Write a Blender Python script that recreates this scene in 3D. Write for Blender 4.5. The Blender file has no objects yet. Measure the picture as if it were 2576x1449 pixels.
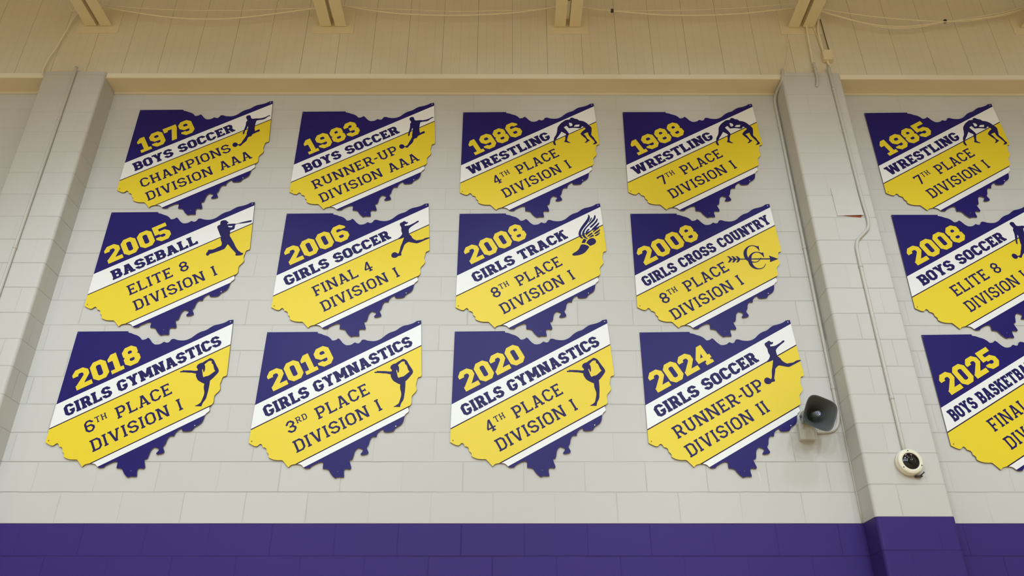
import bpy, bmesh, math, random
from mathutils import Vector, Matrix
from mathutils.geometry import tessellate_polygon

# ------------------------------------------------------------------ camera, world, lights, exposure
SC = bpy.context.scene
COL = SC.collection
FPX, PITCH, YAW, ROLL = 2002.665, 0.493075, 0.003967, -0.000783
CAM_Y, CAM_Z = -5.26516, -1.09951
_f = Vector((math.sin(YAW)*math.cos(PITCH), math.cos(YAW)*math.cos(PITCH), math.sin(PITCH)))
_r0 = Vector((math.cos(YAW), -math.sin(YAW), 0)); _u0 = _r0.cross(_f)
_r = _r0*math.cos(ROLL)+_u0*math.sin(ROLL); _u = _u0*math.cos(ROLL)-_r0*math.sin(ROLL)
cam = bpy.data.cameras.new('camera'); cam.sensor_fit = 'HORIZONTAL'; cam.sensor_width = 36.0
cam.lens = FPX*36.0/2576; cam.clip_start = 0.05; cam.clip_end = 200
camo = bpy.data.objects.new('camera', cam); COL.objects.link(camo)
camo.matrix_world = Matrix(((_r.x, _u.x, -_f.x, 0), (_r.y, _u.y, -_f.y, CAM_Y), (_r.z, _u.z, -_f.z, CAM_Z), (0, 0, 0, 1)))
SC.camera = camo

W = bpy.data.worlds.new('world'); SC.world = W; W.use_nodes = True
W.node_tree.nodes['Background'].inputs[0].default_value = (1.0, 0.86, 0.66, 1)
W.node_tree.nodes['Background'].inputs[1].default_value = 0.05

FLOOR_Z, CEIL_Z, ROOM_X, ROOM_Y = -2.64, 5.6, 13.0, -20.0
def spot(x, y, z, tx, ty, tz, watts, half_deg, blend, col, rad):
    l = bpy.data.lights.new('high_bay_lamp', 'SPOT'); l.energy = watts; l.color = col
    l.spot_size = math.radians(2*half_deg); l.spot_blend = blend; l.shadow_soft_size = rad
    o = bpy.data.objects.new('high_bay_lamp', l); COL.objects.link(o)
    o.location = (x, y, z)
    o.rotation_euler = (Vector((tx, ty, tz))-Vector((x, y, z))).to_track_quat('-Z', 'Y').to_euler()
LAMP = (0.85, 0.985, 1.12)
for lx in (-6.6, -3.3, 0.0, 3.3, 6.6):                     # rows of high bay lamps up in the roof, out of view
    k = 0.6 if abs(lx) > 5 else 1.0
    spot(lx, -4.2, 5.3, lx, -4.2, 0, 215*k, 60, 0.45, LAMP, 0.25)
    spot(lx, -9.5, 5.3, lx, -9.5, 0, 475*k*k, 81.5, 0.25, LAMP, 0.25)
    spot(lx, -15.0, 5.3, lx, -15.0, 0, 610*k, 87.5, 0.15, LAMP, 0.25)
VS = SC.view_settings
VS.view_transform = 'Standard'; VS.look = 'None'; VS.gamma = 1.0; VS.exposure = -0.05
VS.use_curve_mapping = False
SC.display_settings.display_device = 'sRGB'

# ------------------------------------------------------------------ helpers
def lin(c):
    return tuple((v/12.92 if v <= 0.04045 else ((v+0.055)/1.055)**2.4) for v in [x/255 for x in c])+(1,)
def obj(name, bm, mat, parent=None, smooth=False):
    me = bpy.data.meshes.new(name); bm.normal_update(); bm.to_mesh(me); bm.free()
    for m in (mat if isinstance(mat, (list, tuple)) else [mat]): me.materials.append(m)
    if smooth:
        for p in me.polygons: p.use_smooth = True
    o = bpy.data.objects.new(name, me); COL.objects.link(o)
    if parent: o.parent = parent
    return o
def struct(name, bm, mat, smooth=False):
    o = obj(name, bm, mat, None, smooth); o['kind'] = 'structure'; return o
def tag(o, label, cat, group=None):
    o['label'] = label; o['category'] = cat
    if group: o['group'] = group
    return o
def empty(name, loc, label, cat, group=None, ry=0.0):
    o = bpy.data.objects.new(name, None); COL.objects.link(o); o.location = loc; o.rotation_euler = (0, ry, 0)
    o.empty_display_size = 0.05
    return tag(o, label, cat, group)
def box(bm, x0, x1, y0, y1, z0, z1, mi=0):
    v = [bm.verts.new((x, y, z)) for z in (z0, z1) for y in (y0, y1) for x in (x0, x1)]
    fs = []
    for q in ((0, 2, 3, 1), (4, 5, 7, 6), (0, 1, 5, 4), (2, 6, 7, 3), (0, 4, 6, 2), (1, 3, 7, 5)):
        f = bm.faces.new([v[i] for i in q]); f.material_index = mi; fs.append(f)
    return v
def nbox(*a):
    bm = bmesh.new(); box(bm, *a); return bm
def bevel(bm, w, seg=2):
    bmesh.ops.bevel(bm, geom=list(bm.edges), offset=w, segments=seg, affect='EDGES', profile=0.5); return bm
def spline(pts, n=8):
    P = [Vector(p) for p in pts]; out = []
    for i in range(len(P)-1):
        a = P[max(i-1, 0)]; b = P[i]; c = P[i+1]; d = P[min(i+2, len(P)-1)]
        for k in range(n):
            t = k/n
            out.append(0.5*((2*b)+(c-a)*t+(2*a-5*b+4*c-d)*t*t+(3*b-a-3*c+d)*t**3))
    out.append(P[-1]); return out
def tube(bm, pts, r, seg=10, caps=True):
    P = [Vector(p) for p in pts]; rings = []; up = None
    for i, p in enumerate(P):
        t = (P[min(i+1, len(P)-1)]-P[max(i-1, 0)]).normalized()
        if up is None:
            up = t.orthogonal().normalized()
        up = (up-t*up.dot(t)).normalized(); s = t.cross(up)
        rings.append([bm.verts.new(p+(up*math.cos(2*math.pi*k/seg)+s*math.sin(2*math.pi*k/seg))*r) for k in range(seg)])
    for a, b in zip(rings, rings[1:]):
        for k in range(seg): bm.faces.new((a[k], a[(k+1) % seg], b[(k+1) % seg], b[k]))
    if caps:
        bm.faces.new(rings[0][::-1]); bm.faces.new(rings[-1])
    return bm
def ntube(pts, r, seg=10): return tube(bmesh.new(), pts, r, seg)
def lathe(bm, prof, origin, axis, seg=40, closed=True):
    """prof: (radius, distance along axis) pairs"""
    a = Vector(axis).normalized(); u = a.orthogonal().normalized(); v = a.cross(u); o = Vector(origin); rings = []
    for r, h in prof:
        rings.append([bm.verts.new(o+a*h+(u*math.cos(2*math.pi*k/seg)+v*math.sin(2*math.pi*k/seg))*max(r, 1e-5)) for k in range(seg)])
    for A_, B_ in zip(rings, rings[1:]):
        for k in range(seg): bm.faces.new((A_[k], A_[(k+1) % seg], B_[(k+1) % seg], B_[k]))
    if closed:
        bm.faces.new(rings[0][::-1]); bm.faces.new(rings[-1])
    return bm

# ------------------------------------------------------------------ materials
def new_mat(name):
    m = bpy.data.materials.new(name); m.use_nodes = True
    nt = m.node_tree; b = nt.nodes['Principled BSDF']; return m, nt, b
def plain(name, rgb, rough=0.5, metal=0.0, noise=0.05, scale=30.0, bump=0.0, spec=0.5):
    m, nt, b = new_mat(name)
    b.inputs['Roughness'].default_value = rough; b.inputs['Metallic'].default_value = metal
    b.inputs['Specular IOR Level'].default_value = spec
    tc = nt.nodes.new('ShaderNodeTexCoord'); n = nt.nodes.new('ShaderNodeTexNoise')
    n.inputs['Scale'].default_value = scale; n.inputs['Detail'].default_value = 3
    nt.links.new(tc.outputs['Object'], n.inputs['Vector'])
    mx = nt.nodes.new('ShaderNodeMix'); mx.data_type = 'RGBA'
    c = lin(rgb); mx.inputs['A'].default_value = tuple(v*(1-noise) for v in c[:3])+(1,)
    mx.inputs['B'].default_value = tuple(min(1, v*(1+noise)) for v in c[:3])+(1,)
    nt.links.new(n.outputs['Fac'], mx.inputs['Factor']); nt.links.new(mx.outputs['Result'], b.inputs['Base Color'])
    if bump:
        bp = nt.nodes.new('ShaderNodeBump'); bp.inputs['Strength'].default_value = bump; bp.inputs['Distance'].default_value = 0.002
        nt.links.new(n.outputs['Fac'], bp.inputs['Height']); nt.links.new(bp.outputs['Normal'], b.inputs['Normal'])
    return m
def block_mat(name, xshift):
    """painted concrete block: pale grey above the line at z=0, purple below; joints and pores in the bump"""
    m, nt, b = new_mat(name); N = nt.nodes.new; L = nt.links.new
    tc = N('ShaderNodeTexCoord'); sp = N('ShaderNodeSeparateXYZ'); L(tc.outputs['Object'], sp.inputs[0])
    ad = N('ShaderNodeMath'); ad.operation = 'ADD'; L(sp.outputs['X'], ad.inputs[0]); L(sp.outputs['Y'], ad.inputs[1])
    ad2 = N('ShaderNodeMath'); ad2.operation = 'ADD'; L(ad.outputs[0], ad2.inputs[0]); ad2.inputs[1].default_value = xshift
    wob = N('ShaderNodeTexNoise'); wob.inputs['Scale'].default_value = 6; wob.inputs['Detail'].default_value = 2; L(tc.outputs['Object'], wob.inputs['Vector'])
    wm = N('ShaderNodeMath'); wm.operation = 'MULTIPLY_ADD'; L(wob.outputs['Fac'], wm.inputs[0]); wm.inputs[1].default_value = 0.006; L(sp.outputs['Z'], wm.inputs[2])
    wx = N('ShaderNodeMath'); wx.operation = 'MULTIPLY_ADD'; L(wob.outputs['Fac'], wx.inputs[0]); wx.inputs[1].default_value = 0.008; L(ad2.outputs[0], wx.inputs[2])
    cb = N('ShaderNodeCombineXYZ'); L(wx.outputs[0], cb.inputs[0]); L(wm.outputs[0], cb.inputs[1])
    def brick(width):
        br = N('ShaderNodeTexBrick'); L(cb.outputs[0], br.inputs['Vector'])
        br.offset = 0.5; br.offset_frequency = 2; br.squash = 1.0
        br.inputs['Color1'].default_value = (0.97, 0.97, 0.97, 1); br.inputs['Color2'].default_value = (1.02, 1.02, 1.02, 1); br.inputs['Mortar'].default_value = (1, 1, 1, 1)
        br.inputs['Scale'].default_value = 1.0; br.inputs['Mortar Size'].default_value = 0.0038; br.inputs['Mortar Smooth'].default_value = 0.6
        br.inputs['Bias'].default_value = 0; br.inputs['Brick Width'].default_value = width; br.inputs['Row Height'].default_value = 0.2032
        return br
    ba = brick(0.4064); bh = brick(40.0)        # all joints; bed joints only
    pa = N('ShaderNodeTexNoise'); pa.inputs['Scale'].default_value = 1.7; L(tc.outputs['Object'], pa.inputs['Vector'])
    vm = N('ShaderNodeMapRange'); L(pa.outputs['Fac'], vm.inputs[0]); vm.inputs[1].default_value = 0.35; vm.inputs[2].default_value = 0.65; vm.inputs[3].default_value = 0.08; vm.inputs[4].default_value = 0.55
    vj = N('ShaderNodeMath'); vj.operation = 'MULTIPLY'; L(ba.outputs['Fac'], vj.inputs[0]); L(vm.outputs[0], vj.inputs[1])
    pb = N('ShaderNodeTexNoise'); pb.inputs['Scale'].default_value = 0.8; L(cb.outputs[0], pb.inputs['Vector'])
    vm2 = N('ShaderNodeMapRange'); L(pb.outputs['Fac'], vm2.inputs[0]); vm2.inputs[1].default_value = 0.35; vm2.inputs[2].default_value = 0.62; vm2.inputs[3].default_value = 0.35; vm2.inputs[4].default_value = 1.0
    jt = N('ShaderNodeMath'); jt.operation = 'MAXIMUM'; L(vj.outputs[0], jt.inputs[0])
    hs = N('ShaderNodeMath'); hs.operation = 'MULTIPLY'; L(bh.outputs['Fac'], hs.inputs[0]); L(vm2.outputs[0], hs.inputs[1])
    L(hs.outputs[0], jt.inputs[1])
    zf = N('ShaderNodeMapRange'); L(sp.outputs['Z'], zf.inputs[0]); zf.inputs[1].default_value = 1.3; zf.inputs[2].default_value = 3.1; zf.inputs[3].default_value = 1.0; zf.inputs[4].default_value = 0.38   # joints fade towards the top of the wall
    jz = N('ShaderNodeMath'); jz.operation = 'MULTIPLY'; L(jt.outputs[0], jz.inputs[0]); L(zf.outputs[0], jz.inputs[1]); jt = jz
    gz = N('ShaderNodeMath'); gz.operation = 'GREATER_THAN'; L(sp.outputs['Z'], gz.inputs[0]); gz.inputs[1].default_value = -0.002
    pc = N('ShaderNodeMix'); pc.data_type = 'RGBA'; pc.inputs['A'].default_value = lin(PURPLE_PAINT); pc.inputs['B'].default_value = lin(GREY_PAINT)
    L(gz.outputs[0], pc.inputs['Factor'])
    ml = N('ShaderNodeMix'); ml.data_type = 'RGBA'; ml.blend_type = 'MULTIPLY'; ml.inputs['Factor'].default_value = 0.6
    L(pc.outputs['Result'], ml.inputs['A']); L(ba.outputs['Color'], ml.inputs['B'])
    dk = N('ShaderNodeMix'); dk.data_type = 'RGBA'; dk.blend_type = 'MULTIPLY'; dk.inputs['B'].default_value = (0.80, 0.78, 0.75, 1)
    L(jt.outputs[0], dk.inputs['Factor']); L(ml.outputs['Result'], dk.inputs['A']); L(dk.outputs['Result'], b.inputs['Base Color'])
    b.inputs['Roughness'].default_value = 0.5; b.inputs['Specular IOR Level'].default_value = 0.15
    po = N('ShaderNodeTexNoise'); po.inputs['Scale'].default_value = 55; po.inputs['Detail'].default_value = 4; L(tc.outputs['Object'], po.inputs['Vector'])
    b1 = N('ShaderNodeBump'); b1.inputs['Strength'].default_value = 0.10; b1.inputs['Distance'].default_value = 0.004; L(po.outputs['Fac'], b1.inputs['Height'])
    inv = N('ShaderNodeMath'); inv.operation = 'SUBTRACT'; inv.inputs[0].default_value = 1; L(jt.outputs[0], inv.inputs[1])
    b2 = N('ShaderNodeBump'); b2.inputs['Strength'].default_value = 0.85; b2.inputs['Distance'].default_value = 0.004; L(inv.outputs[0], b2.inputs['Height']); L(b1.outputs['Normal'], b2.inputs['Normal'])
    L(b2.outputs['Normal'], b.inputs['Normal'])
    return m
def perforated_mat(name, rgb):
    """ribbed perforated acoustic panel: rows of small dark holes and faint pressed lines"""
    m, nt, b = new_mat(name); N = nt.nodes.new; L = nt.links.new
    tc = N('ShaderNodeTexCoord'); sp = N('ShaderNodeSeparateXYZ'); L(tc.outputs['Object'], sp.inputs[0])
    def wave(sock, k, ph=0.0):
        a = N('ShaderNodeMath'); a.operation = 'MULTIPLY_ADD'; L(sock, a.inputs[0]); a.inputs[1].default_value = k; a.inputs[2].default_value = ph
        s = N('ShaderNodeMath'); s.operation = 'SINE'; L(a.outputs[0], s.inputs[0]); return s.outputs[0]
    def op(o, a, bb):
        n = N('ShaderNodeMath'); n.operation = o
        for i, x in enumerate((a, bb)):
            if isinstance(x, (int, float)): n.inputs[i].default_value = x
            else: L(x, n.inputs[i])
        return n.outputs[0]
    k = 2*math.pi/0.0145
    dx = op('ADD', sp.outputs['X'], sp.outputs['Z']); dz = op('SUBTRACT', sp.outputs['X'], sp.outputs['Z'])
    hole = op('MULTIPLY', wave(dx, k), wave(dz, k))
    mr = N('ShaderNodeMapRange'); L(hole, mr.inputs[0]); mr.inputs[1].default_value = 0.25; mr.inputs[2].default_value = 0.55
    rib = op('ABSOLUTE', wave(sp.outputs['X'], math.pi/0.07535, -0.025*math.pi/0.07535), 0)
    rb = N('ShaderNodeMapRange'); L(rib, rb.inputs[0]); rb.inputs[1].default_value = 0.0; rb.inputs[2].default_value = 0.10; rb.inputs[3].default_value = 0.30; rb.inputs[4].default_value = 0.0
    hm = op('MULTIPLY', mr.outputs[0], 0.42); tot = op('MAXIMUM', hm, rb.outputs[0])
    no = N('ShaderNodeTexNoise'); no.inputs['Scale'].default_value = 3; L(tc.outputs['Object'], no.inputs['Vector'])
    cm = N('ShaderNodeMix'); cm.data_type = 'RGBA'; c = lin(rgb)
    cm.inputs['A'].default_value = tuple(v*0.96 for v in c[:3])+(1,); cm.inputs['B'].default_value = tuple(v*1.04 for v in c[:3])+(1,)
    L(no.outputs['Fac'], cm.inputs['Factor'])
    dm = N('ShaderNodeMix'); dm.data_type = 'RGBA'; dm.inputs['B'].default_value = tuple(v*0.32 for v in c[:3])+(1,)
    L(tot, dm.inputs['Factor']); L(cm.outputs['Result'], dm.inputs['A']); L(dm.outputs['Result'], b.inputs['Base Color'])
    b.inputs['Roughness'].default_value = 0.6
    return m
GREY_PAINT = (206, 204, 198); PURPLE_PAINT = (60, 46, 116)
M = {
 'block': block_mat('painted block', 0.100+0.2032), 'block_r': block_mat('painted block right pilaster', 0.37), 'block_l': block_mat('painted block left pilaster', 0.05),
 'perf': perforated_mat('cream perforated panel', (236, 224, 198)),
 'cream': plain('cream painted steel', (236, 221, 186), 0.5, noise=0.03, scale=8),
 'strip': plain('off-white trim with painted light', (246, 236, 214), 0.5, noise=0.02, scale=8),  # off-white bead; on the fascia this lighter tone paints in grazing lamp light
 'dark': plain('dark gap', (58, 48, 34), 0.9),
 'floor': plain('maple floor', (212, 182, 134), 0.4, noise=0.12, scale=4),
 'room': plain('far room paint', (205, 198, 182), 0.7, noise=0.03),
 'ceil': plain('roof deck paint', (200, 186, 158), 0.7, noise=0.03),
 'purple': plain('purple sign print', (38, 29, 104), 0.36, noise=0.03, scale=6, spec=0.15),
 'ink': plain('purple lettering', (36, 28, 90), 0.4, noise=0.03, spec=0.15),
 'white': plain('white sign print', (242, 242, 239), 0.38, noise=0.015, scale=5, spec=0.35),
 'yellow': plain('yellow sign print', (238, 212, 46), 0.4, noise=0.02, scale=5, spec=0.3),
 'pin': plain('dark purple pinstripe', (44, 24, 58), 0.5, spec=0.15),
 'edge': plain('sign board edge', (120, 110, 96), 0.6),
 'screw': plain('screw head', (190, 190, 196), 0.35, metal=0.6),
 'screw_p': plain('purple painted screw', (74, 68, 130), 0.4), 'screw_y': plain('yellow painted screw', (150, 128, 50), 0.4),
 'conduit': plain('painted conduit', (202, 199, 190), 0.45, noise=0.04, scale=12),
 'cable': plain('cream cable sheath', (244, 232, 202), 0.6),
 'wire': plain('brown wire sheath', (120, 98, 66), 0.7),
 'clip': plain('dark tape', (70, 58, 46), 0.7),
 'horn': plain('grey horn enamel', (138, 144, 145), 0.42, noise=0.06, scale=15),
 'horn_in': plain('dark grey horn throat', (80, 83, 82), 0.5, noise=0.06),
 'box': plain('pale box paint', (205, 202, 192), 0.45, noise=0.03),
 'blue': plain('navy badge', (36, 34, 100), 0.4), 'badge': plain('white badge print', (225, 225, 230), 0.4),
 'shell': plain('ivory plastic', (238, 233, 210), 0.4, noise=0.02),
 'gloss': plain('black gloss plastic', (12, 12, 16), 0.12), 'lens': plain('lens dome', (20, 20, 22), 0.05),
 'matte': plain('black matte plastic', (24, 24, 27), 0.4),
 'rust': plain('rusty steel edge', (150, 70, 28), 0.8, noise=0.25, scale=60),
 'patch': plain('painted sheet metal', (206, 204, 197), 0.5, noise=0.04, scale=14, bump=0.15),
 'web': plain('joist web steel', (170, 150, 112), 0.6),
}
# ------------------------------------------------------------------ room shell
TOP = 3.635                                                   # top of the block wall, underside of the soffit
def wall_bm(x0, x1, z0, z1):
    return nbox(x0, x1, 0.0, 0.2, z0, z1)
struct('wall_back', wall_bm(-ROOM_X, ROOM_X, FLOOR_Z, TOP), M['block'])
def pilaster(name, x0, x1, mat):
    bm = nbox(x0, x1, -0.2032, -0.0005, FLOOR_Z, 3.69)
    ed = [e for e in bm.edges if abs(e.verts[0].co.x-e.verts[1].co.x) < 1e-6 and abs(e.verts[0].co.z-e.verts[1].co.z) > 1 and e.verts[0].co.y < -0.1]
    bmesh.ops.bevel(bm, geom=ed, offset=0.024, segments=14, affect='EDGES', profile=0.5)
    o = struct(name, bm, mat)
    return o
PR = (2.297, 2.797); PL = (-3.925, -3.402)
pilaster('wall_pilaster_right', *PR, M['block_r']); pilaster('wall_pilaster_left', *PL, M['block_l'])
# upper wall of perforated panels, proud of the block wall
bm = bmesh.new(); k = -44
while True:
    xa = 0.025+k*0.3012+0.0009; xb = 0.025+(k+1)*0.3012-0.0009
    if xa > ROOM_X: break
    box(bm, xa, xb, -0.176, -0.160, 3.67, CEIL_Z); k += 1
struct('wall_upper', bm, M['perf'])
struct('wall_upper_backing', nbox(-ROOM_X, ROOM_X, -0.158, 0.2, TOP+0.02, CEIL_Z), M['dark'])
bm = bmesh.new()                                              # fascia strip and soffit, between the pilasters and past them
for a, b in ((-ROOM_X, PL[0]), (PL[1], PR[0]), (PR[1], ROOM_X)):
    box(bm, a+0.001, b-0.001, -0.182, -0.0005, TOP, TOP+0.008)
struct('trim_1', bm, M['cream'])
bm = bmesh.new()
for a, b in ((-ROOM_X, PL[0]), (PL[1], PR[0]), (PR[1], ROOM_X)): box(bm, a+0.001, b-0.001, -0.182, -0.172, TOP+0.0082, 3.689)
struct('trim_4', bm, M['strip'])
bm = bmesh.new()                                              # light bead where the soffit meets the block
for a, b in ((-ROOM_X, PL[0]), (PL[1], PR[0]), (PR[1], ROOM_X)):
    box(bm, a+0.001, b-0.001, -0.016, -0.0008, TOP-0.016, TOP-0.0006)
struct('trim_2', bm, M['strip'])
struct('trim_3', ntube([(PR[0]-0.004, -0.006, 0.0+z*0.1) for z in range(0, 14)], 0.006, 8), M['conduit'], True)   # caulk bead in the corner
struct('floor', nbox(-ROOM_X, ROOM_X, ROOM_Y, 0.2, FLOOR_Z-0.1, FLOOR_Z-0.001), M['floor'])
struct('ceiling', nbox(-ROOM_X, ROOM_X, ROOM_Y, 0.2, CEIL_Z+0.001, CEIL_Z+0.1), M['ceil'])
struct('wall_left', nbox(-ROOM_X-0.1, -ROOM_X-0.001, ROOM_Y, 0.2, FLOOR_Z, CEIL_Z), M['room'])
struct('wall_right', nbox(ROOM_X+0.001, ROOM_X+0.1, ROOM_Y, 0.2, FLOOR_Z, CEIL_Z), M['room'])
struct('wall_front', nbox(-ROOM_X, ROOM_X, ROOM_Y-0.1, ROOM_Y-0.001, FLOOR_Z, CEIL_Z), M['room'])

# ------------------------------------------------------------------ roof joists running out from the upper wall
def joist(cx, label):
    t = empty('roof_joist', (cx, -0.176, 4.237), label, 'roof joist', 'cream roof joists along the upper wall')
    y1 = -0.012; y0 = -8.0
    for s in (-1, 1):
        bm = bmesh.new()
        xs = sorted((s*0.017, s*0.115)); xv = sorted((s*0.017, s*0.026))
        box(bm, xs[0], xs[1], y0, y1, 0, 0.009); box(bm, xv[0], xv[1], y0, y1, 0.009, 0.10)
        obj('chord_angle', bm, M['cream'], t)
    pl = nbox(-0.181, 0.181, -0.0065, -0.0005, -0.078, 0.225); obj('wall_plate', pl, M['cream'], t)
    pts = []; n = 0; y = -0.25
    while y > y0:
        pts.append((0, y, 0.06 if n % 2 == 0 else 1.15)); y -= 0.55; n += 1
    obj('web_rod', ntube(pts, 0.011, 8), M['web'], t)
    return t
joist(-3.607, 'cream double-angle roof joist above the left pilaster')
joist(-1.548, 'cream double-angle roof joist above the 1983 boys soccer sign')
joist(0.510, 'cream double-angle roof joist between the 1986 and 1988 wrestling signs')
joist(2.565, 'cream double-angle roof joist above the right pilaster, cables hanging from it')
joist(4.620, 'cream roof joist cut off by the top right corner of the photo')

# ------------------------------------------------------------------ cables strung between the joists
def px(x, y, Y):
    """point on the plane y=Y that a measured photo position belongs to"""
    d = _r*((x-1288)/FPX)-_u*((y-724.5)/FPX)+_f; t = (Y-CAM_Y)/d.y
    return (t*d.x, Y, CAM_Z+t*d.z)
def zp(ox, oy, s, pts): return [(ox+a*s, oy+b*s) for a, b in pts]
def cable(pts2, Y, r, label, group='cream cables strung between the joists', name='cable', cat='cable', mat='cable', n=6, taper=None):
    P = [px(a, b, Y) for a, b in pts2]
    return tag(obj(name, ntube(spline(P, n), r, 8), M[mat], None, True), label, cat, group)
YC = -0.25
cable(zp(0, 0, .31056, [(830, 40), (890, 48), (1300, 75), (1800, 85), (2200, 75), (2545, 65), (2610, 62)]), YC, .0035, 'thin taut cable, upper of the two strands between the first and second joists')
cable(zp(0, 0, .31056, [(820, 48), (880, 65), (1150, 110), (1400, 142), (1680, 155), (1950, 143), (2250, 108), (2545, 68), (2610, 60)]), YC, .006, 'thicker cable, lower sagging strand between the first and second joists')
cable(zp(740, 0, .31056, [(330, 40), (410, 48), (600, 80), (800, 105), (1000, 118), (1250, 124), (1500, 120), (1750, 105), (1950, 82), (2110, 58), (2180, 48)]), YC, .0055, 'thicker cable, lower sagging strand between the second and third joists')
cable(zp(740, 0, .31056, [(330, 36), (600, 65), (950, 78), (1250, 92), (1500, 90), (1750, 85), (1950, 76), (2180, 46)]), YC-.004, .003, 'thin cable, upper strand between the second and third joists')
cable(zp(1350, 0, .25233, [(380, 62), (460, 72), (600, 92), (750, 106), (1000, 130), (1250, 148), (1500, 153), (1800, 148), (2100, 130), (2350, 103), (2540, 85), (2640, 74)]), YC, .006, 'thicker cable, lower sagging strand between the third and fourth joists')
cable(zp(1350, 0, .25233, [(380, 60), (600, 90), (750, 105), (1100, 107), (1500, 100), (1900, 85), (2200, 65), (2500, 40), (2640, 30)]), YC-.004, .003, 'thin cable, upper strand between the third and fourth joists')
cable(zp(1876, 0, .27174, [(640, 76), (720, 88), (900, 115), (1150, 150), (1400, 175), (1650, 192), (1840, 198), (2100, 165), (2400, 110), (2576, 65), (2700, 30)]), YC, .0055, 'cable along the top of the bundle right of the fourth joist')
cable(zp(1876, 0, .27174, [(640, 95), (710, 110), (950, 178), (1150, 222), (1350, 243), (1550, 240), (1700, 222), (1840, 203), (2000, 190), (2300, 150), (2576, 85), (2700, 50)]), YC-.006, .0055, 'cable through the middle of the bundle right of the fourth joist')
cable(zp(1876, 0, .27174, [(640, 85), (710, 100), (1000, 188), (1200, 240), (1400, 262), (1600, 250), (1840, 207), (2050, 195), (2350, 150), (2576, 95), (2700, 60)]), YC+.006, .0045, 'lowest sagging cable of the bundle right of the fourth joist')
for (a, b), lab in (((1540, 27), 'dark tape clip on the cables between the third and fourth joists'), ((2377, 53.5), 'dark tape clip holding the cable bundle right of the fourth joist')):
    c = Vector(px(a, b, YC)); bm = nbox(-.012, .012, -.013, .013, -.014, .014); bevel(bm, .004)
    o = obj('cable_clip', bm, M['clip']); o.location = c; tag(o, lab, 'cable clip', 'dark clips on the cables')
cable(zp(0, 0, .31056, [(690, 70), (640, 105), (590, 160), (530, 260), (460, 380), (390, 480), (352, 560), (345, 600)]), -.205, .0065, 'cream cord dropping from the first joist to the soffit beside the left pilaster', 'cords hanging from the joists')
lp = []                                                       # a loose coil hung on the first joist
for k in range(0, 61):
    a = 2*math.pi*k/20; lp.append((183+math.cos(a)*(9+k*.05)+k*.05, 6+math.sin(a)*21))
cable(lp, -.30, .0028, 'loose coil of thin cream wire hung beside the first joist', 'cords hanging from the joists', n=2)
cable(zp(1876, 0, .27174, [(770, -60), (745, 0), (700, 90), (672, 190), (668, 280), (690, 380), (712, 460), (745, 545), (782, 625)]), -.197, .009, 'thick cream cable curving from the fourth joist down to the long conduit', 'cords hanging from the joists')
cable(zp(1876, 0, .27174, [(552, 100), (552, 180), (575, 330), (600, 470), (622, 592)]), -.205, .008, 'cream cable from the fourth joist down to the short conduit stub', 'cords hanging from the joists')
cable(zp(1876, 0, .27174, [(690, 180), (715, 270), (745, 380), (768, 458)]), -.190, .0045, 'thin brown cable running down into the small junction box', 'cords hanging from the joists', mat='wire')
cable(zp(1876, 0, .27174, [(625, 250), (660, 330), (690, 420), (708, 470)]), -.193, .003, 'thin cream cable along the left side of the thick curved cable', 'cords hanging from the joists')
cable(zp(1876, 0, .27174, [(392, 300), (390, 400), (385, 520), (368, 610), (320, 715)]), -.195, .003, 'thin pale wire dropping to the top of the corner conduit', 'cords hanging from the joists')

# junction box on the perforated panels above the right pilaster
t = empty('junction_box', px(2083, 136, -.176), 'small square junction box on the perforated panels above the right pilaster', 'junction box')
a = Vector(px(2067.6, 125, -.225))-t.location; b = Vector(px(2099, 148, -.225))-t.location
obj('box_body', bevel(nbox(a.x+.004, b.x-.004, -.044, -.0005, b.z, a.z), .003), M['cream'], t)
obj('cover', bevel(nbox(a.x, b.x, -.049, -.0445, b.z-.003, a.z+.003), .002), M['cream'], t)
for sx, sz in ((a.x+.01, a.z-.01), (b.x-.01, b.z+.01)):
    obj('screw', lathe(bmesh.new(), [(.004, 0), (.003, .002)], (sx, -.049, sz), (0, -1, 0), 10), M['screw'], t)

# ------------------------------------------------------------------ conduits
def conduit(pts, r, label, rings, n=6, foot=None):
    P = [Vector(p) for p in pts]; o0 = P[-1].copy()
    t = empty('conduit', o0, label, 'conduit', 'pale conduits on the block wall')
    obj('pipe', ntube(spline([p-o0 for p in P], n), r, 14), M['conduit'], t, True)
    for c, ax in rings:
        c = Vector(c)-o0; ax = Vector(ax)
        obj('strap', lathe(bmesh.new(), [(r+.0005, -.012), (r+.003, -.011), (r+.003, .011), (r+.0005, .012)], c, ax, 16), M['conduit'], t, True)
    return t
yp = -.2032-.0125
def strap_at(x, y, z): return ((x, y, z), (0, 0, 1))
conduit([(-3.652, yp, 3.725), (-3.652, yp, 3.4), (-3.65, yp, 2.6), (-3.65, yp, 1.6), (-3.65, yp, .6), (-3.65, yp, -1.0)], .0115,
        'straight pale conduit running down the front of the left pilaster', [strap_at(-3.652, yp, 3.16), strap_at(-3.65, yp, 1.95), strap_at(-3.65, yp, .4)])
xw = 2.276; yw = -.0125
conduit([(2.318, -.197, 3.735), (2.312, -.197, 3.68), (2.298, -.180, 3.618), (2.285, -.10, 3.596), (2.279, -.035, 3.57), (xw, yw, 3.50), (xw, yw, 3.30), (xw, yw, 2.6), (xw, yw, 1.8), (xw, yw, 1.2),
         (xw, yw, .80), (2.272, yw, .72), (2.258, yw, .665), (2.232, yw, .630), (2.195, yw, .613), (2.15, yw, .608), (2.10, yw, .606)], .0115,
        'pale conduit in the wall corner, curving in to the horn speaker box', [strap_at(xw, yw, 3.28), strap_at(xw, yw, 2.08), strap_at(xw, yw, .93)])
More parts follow.
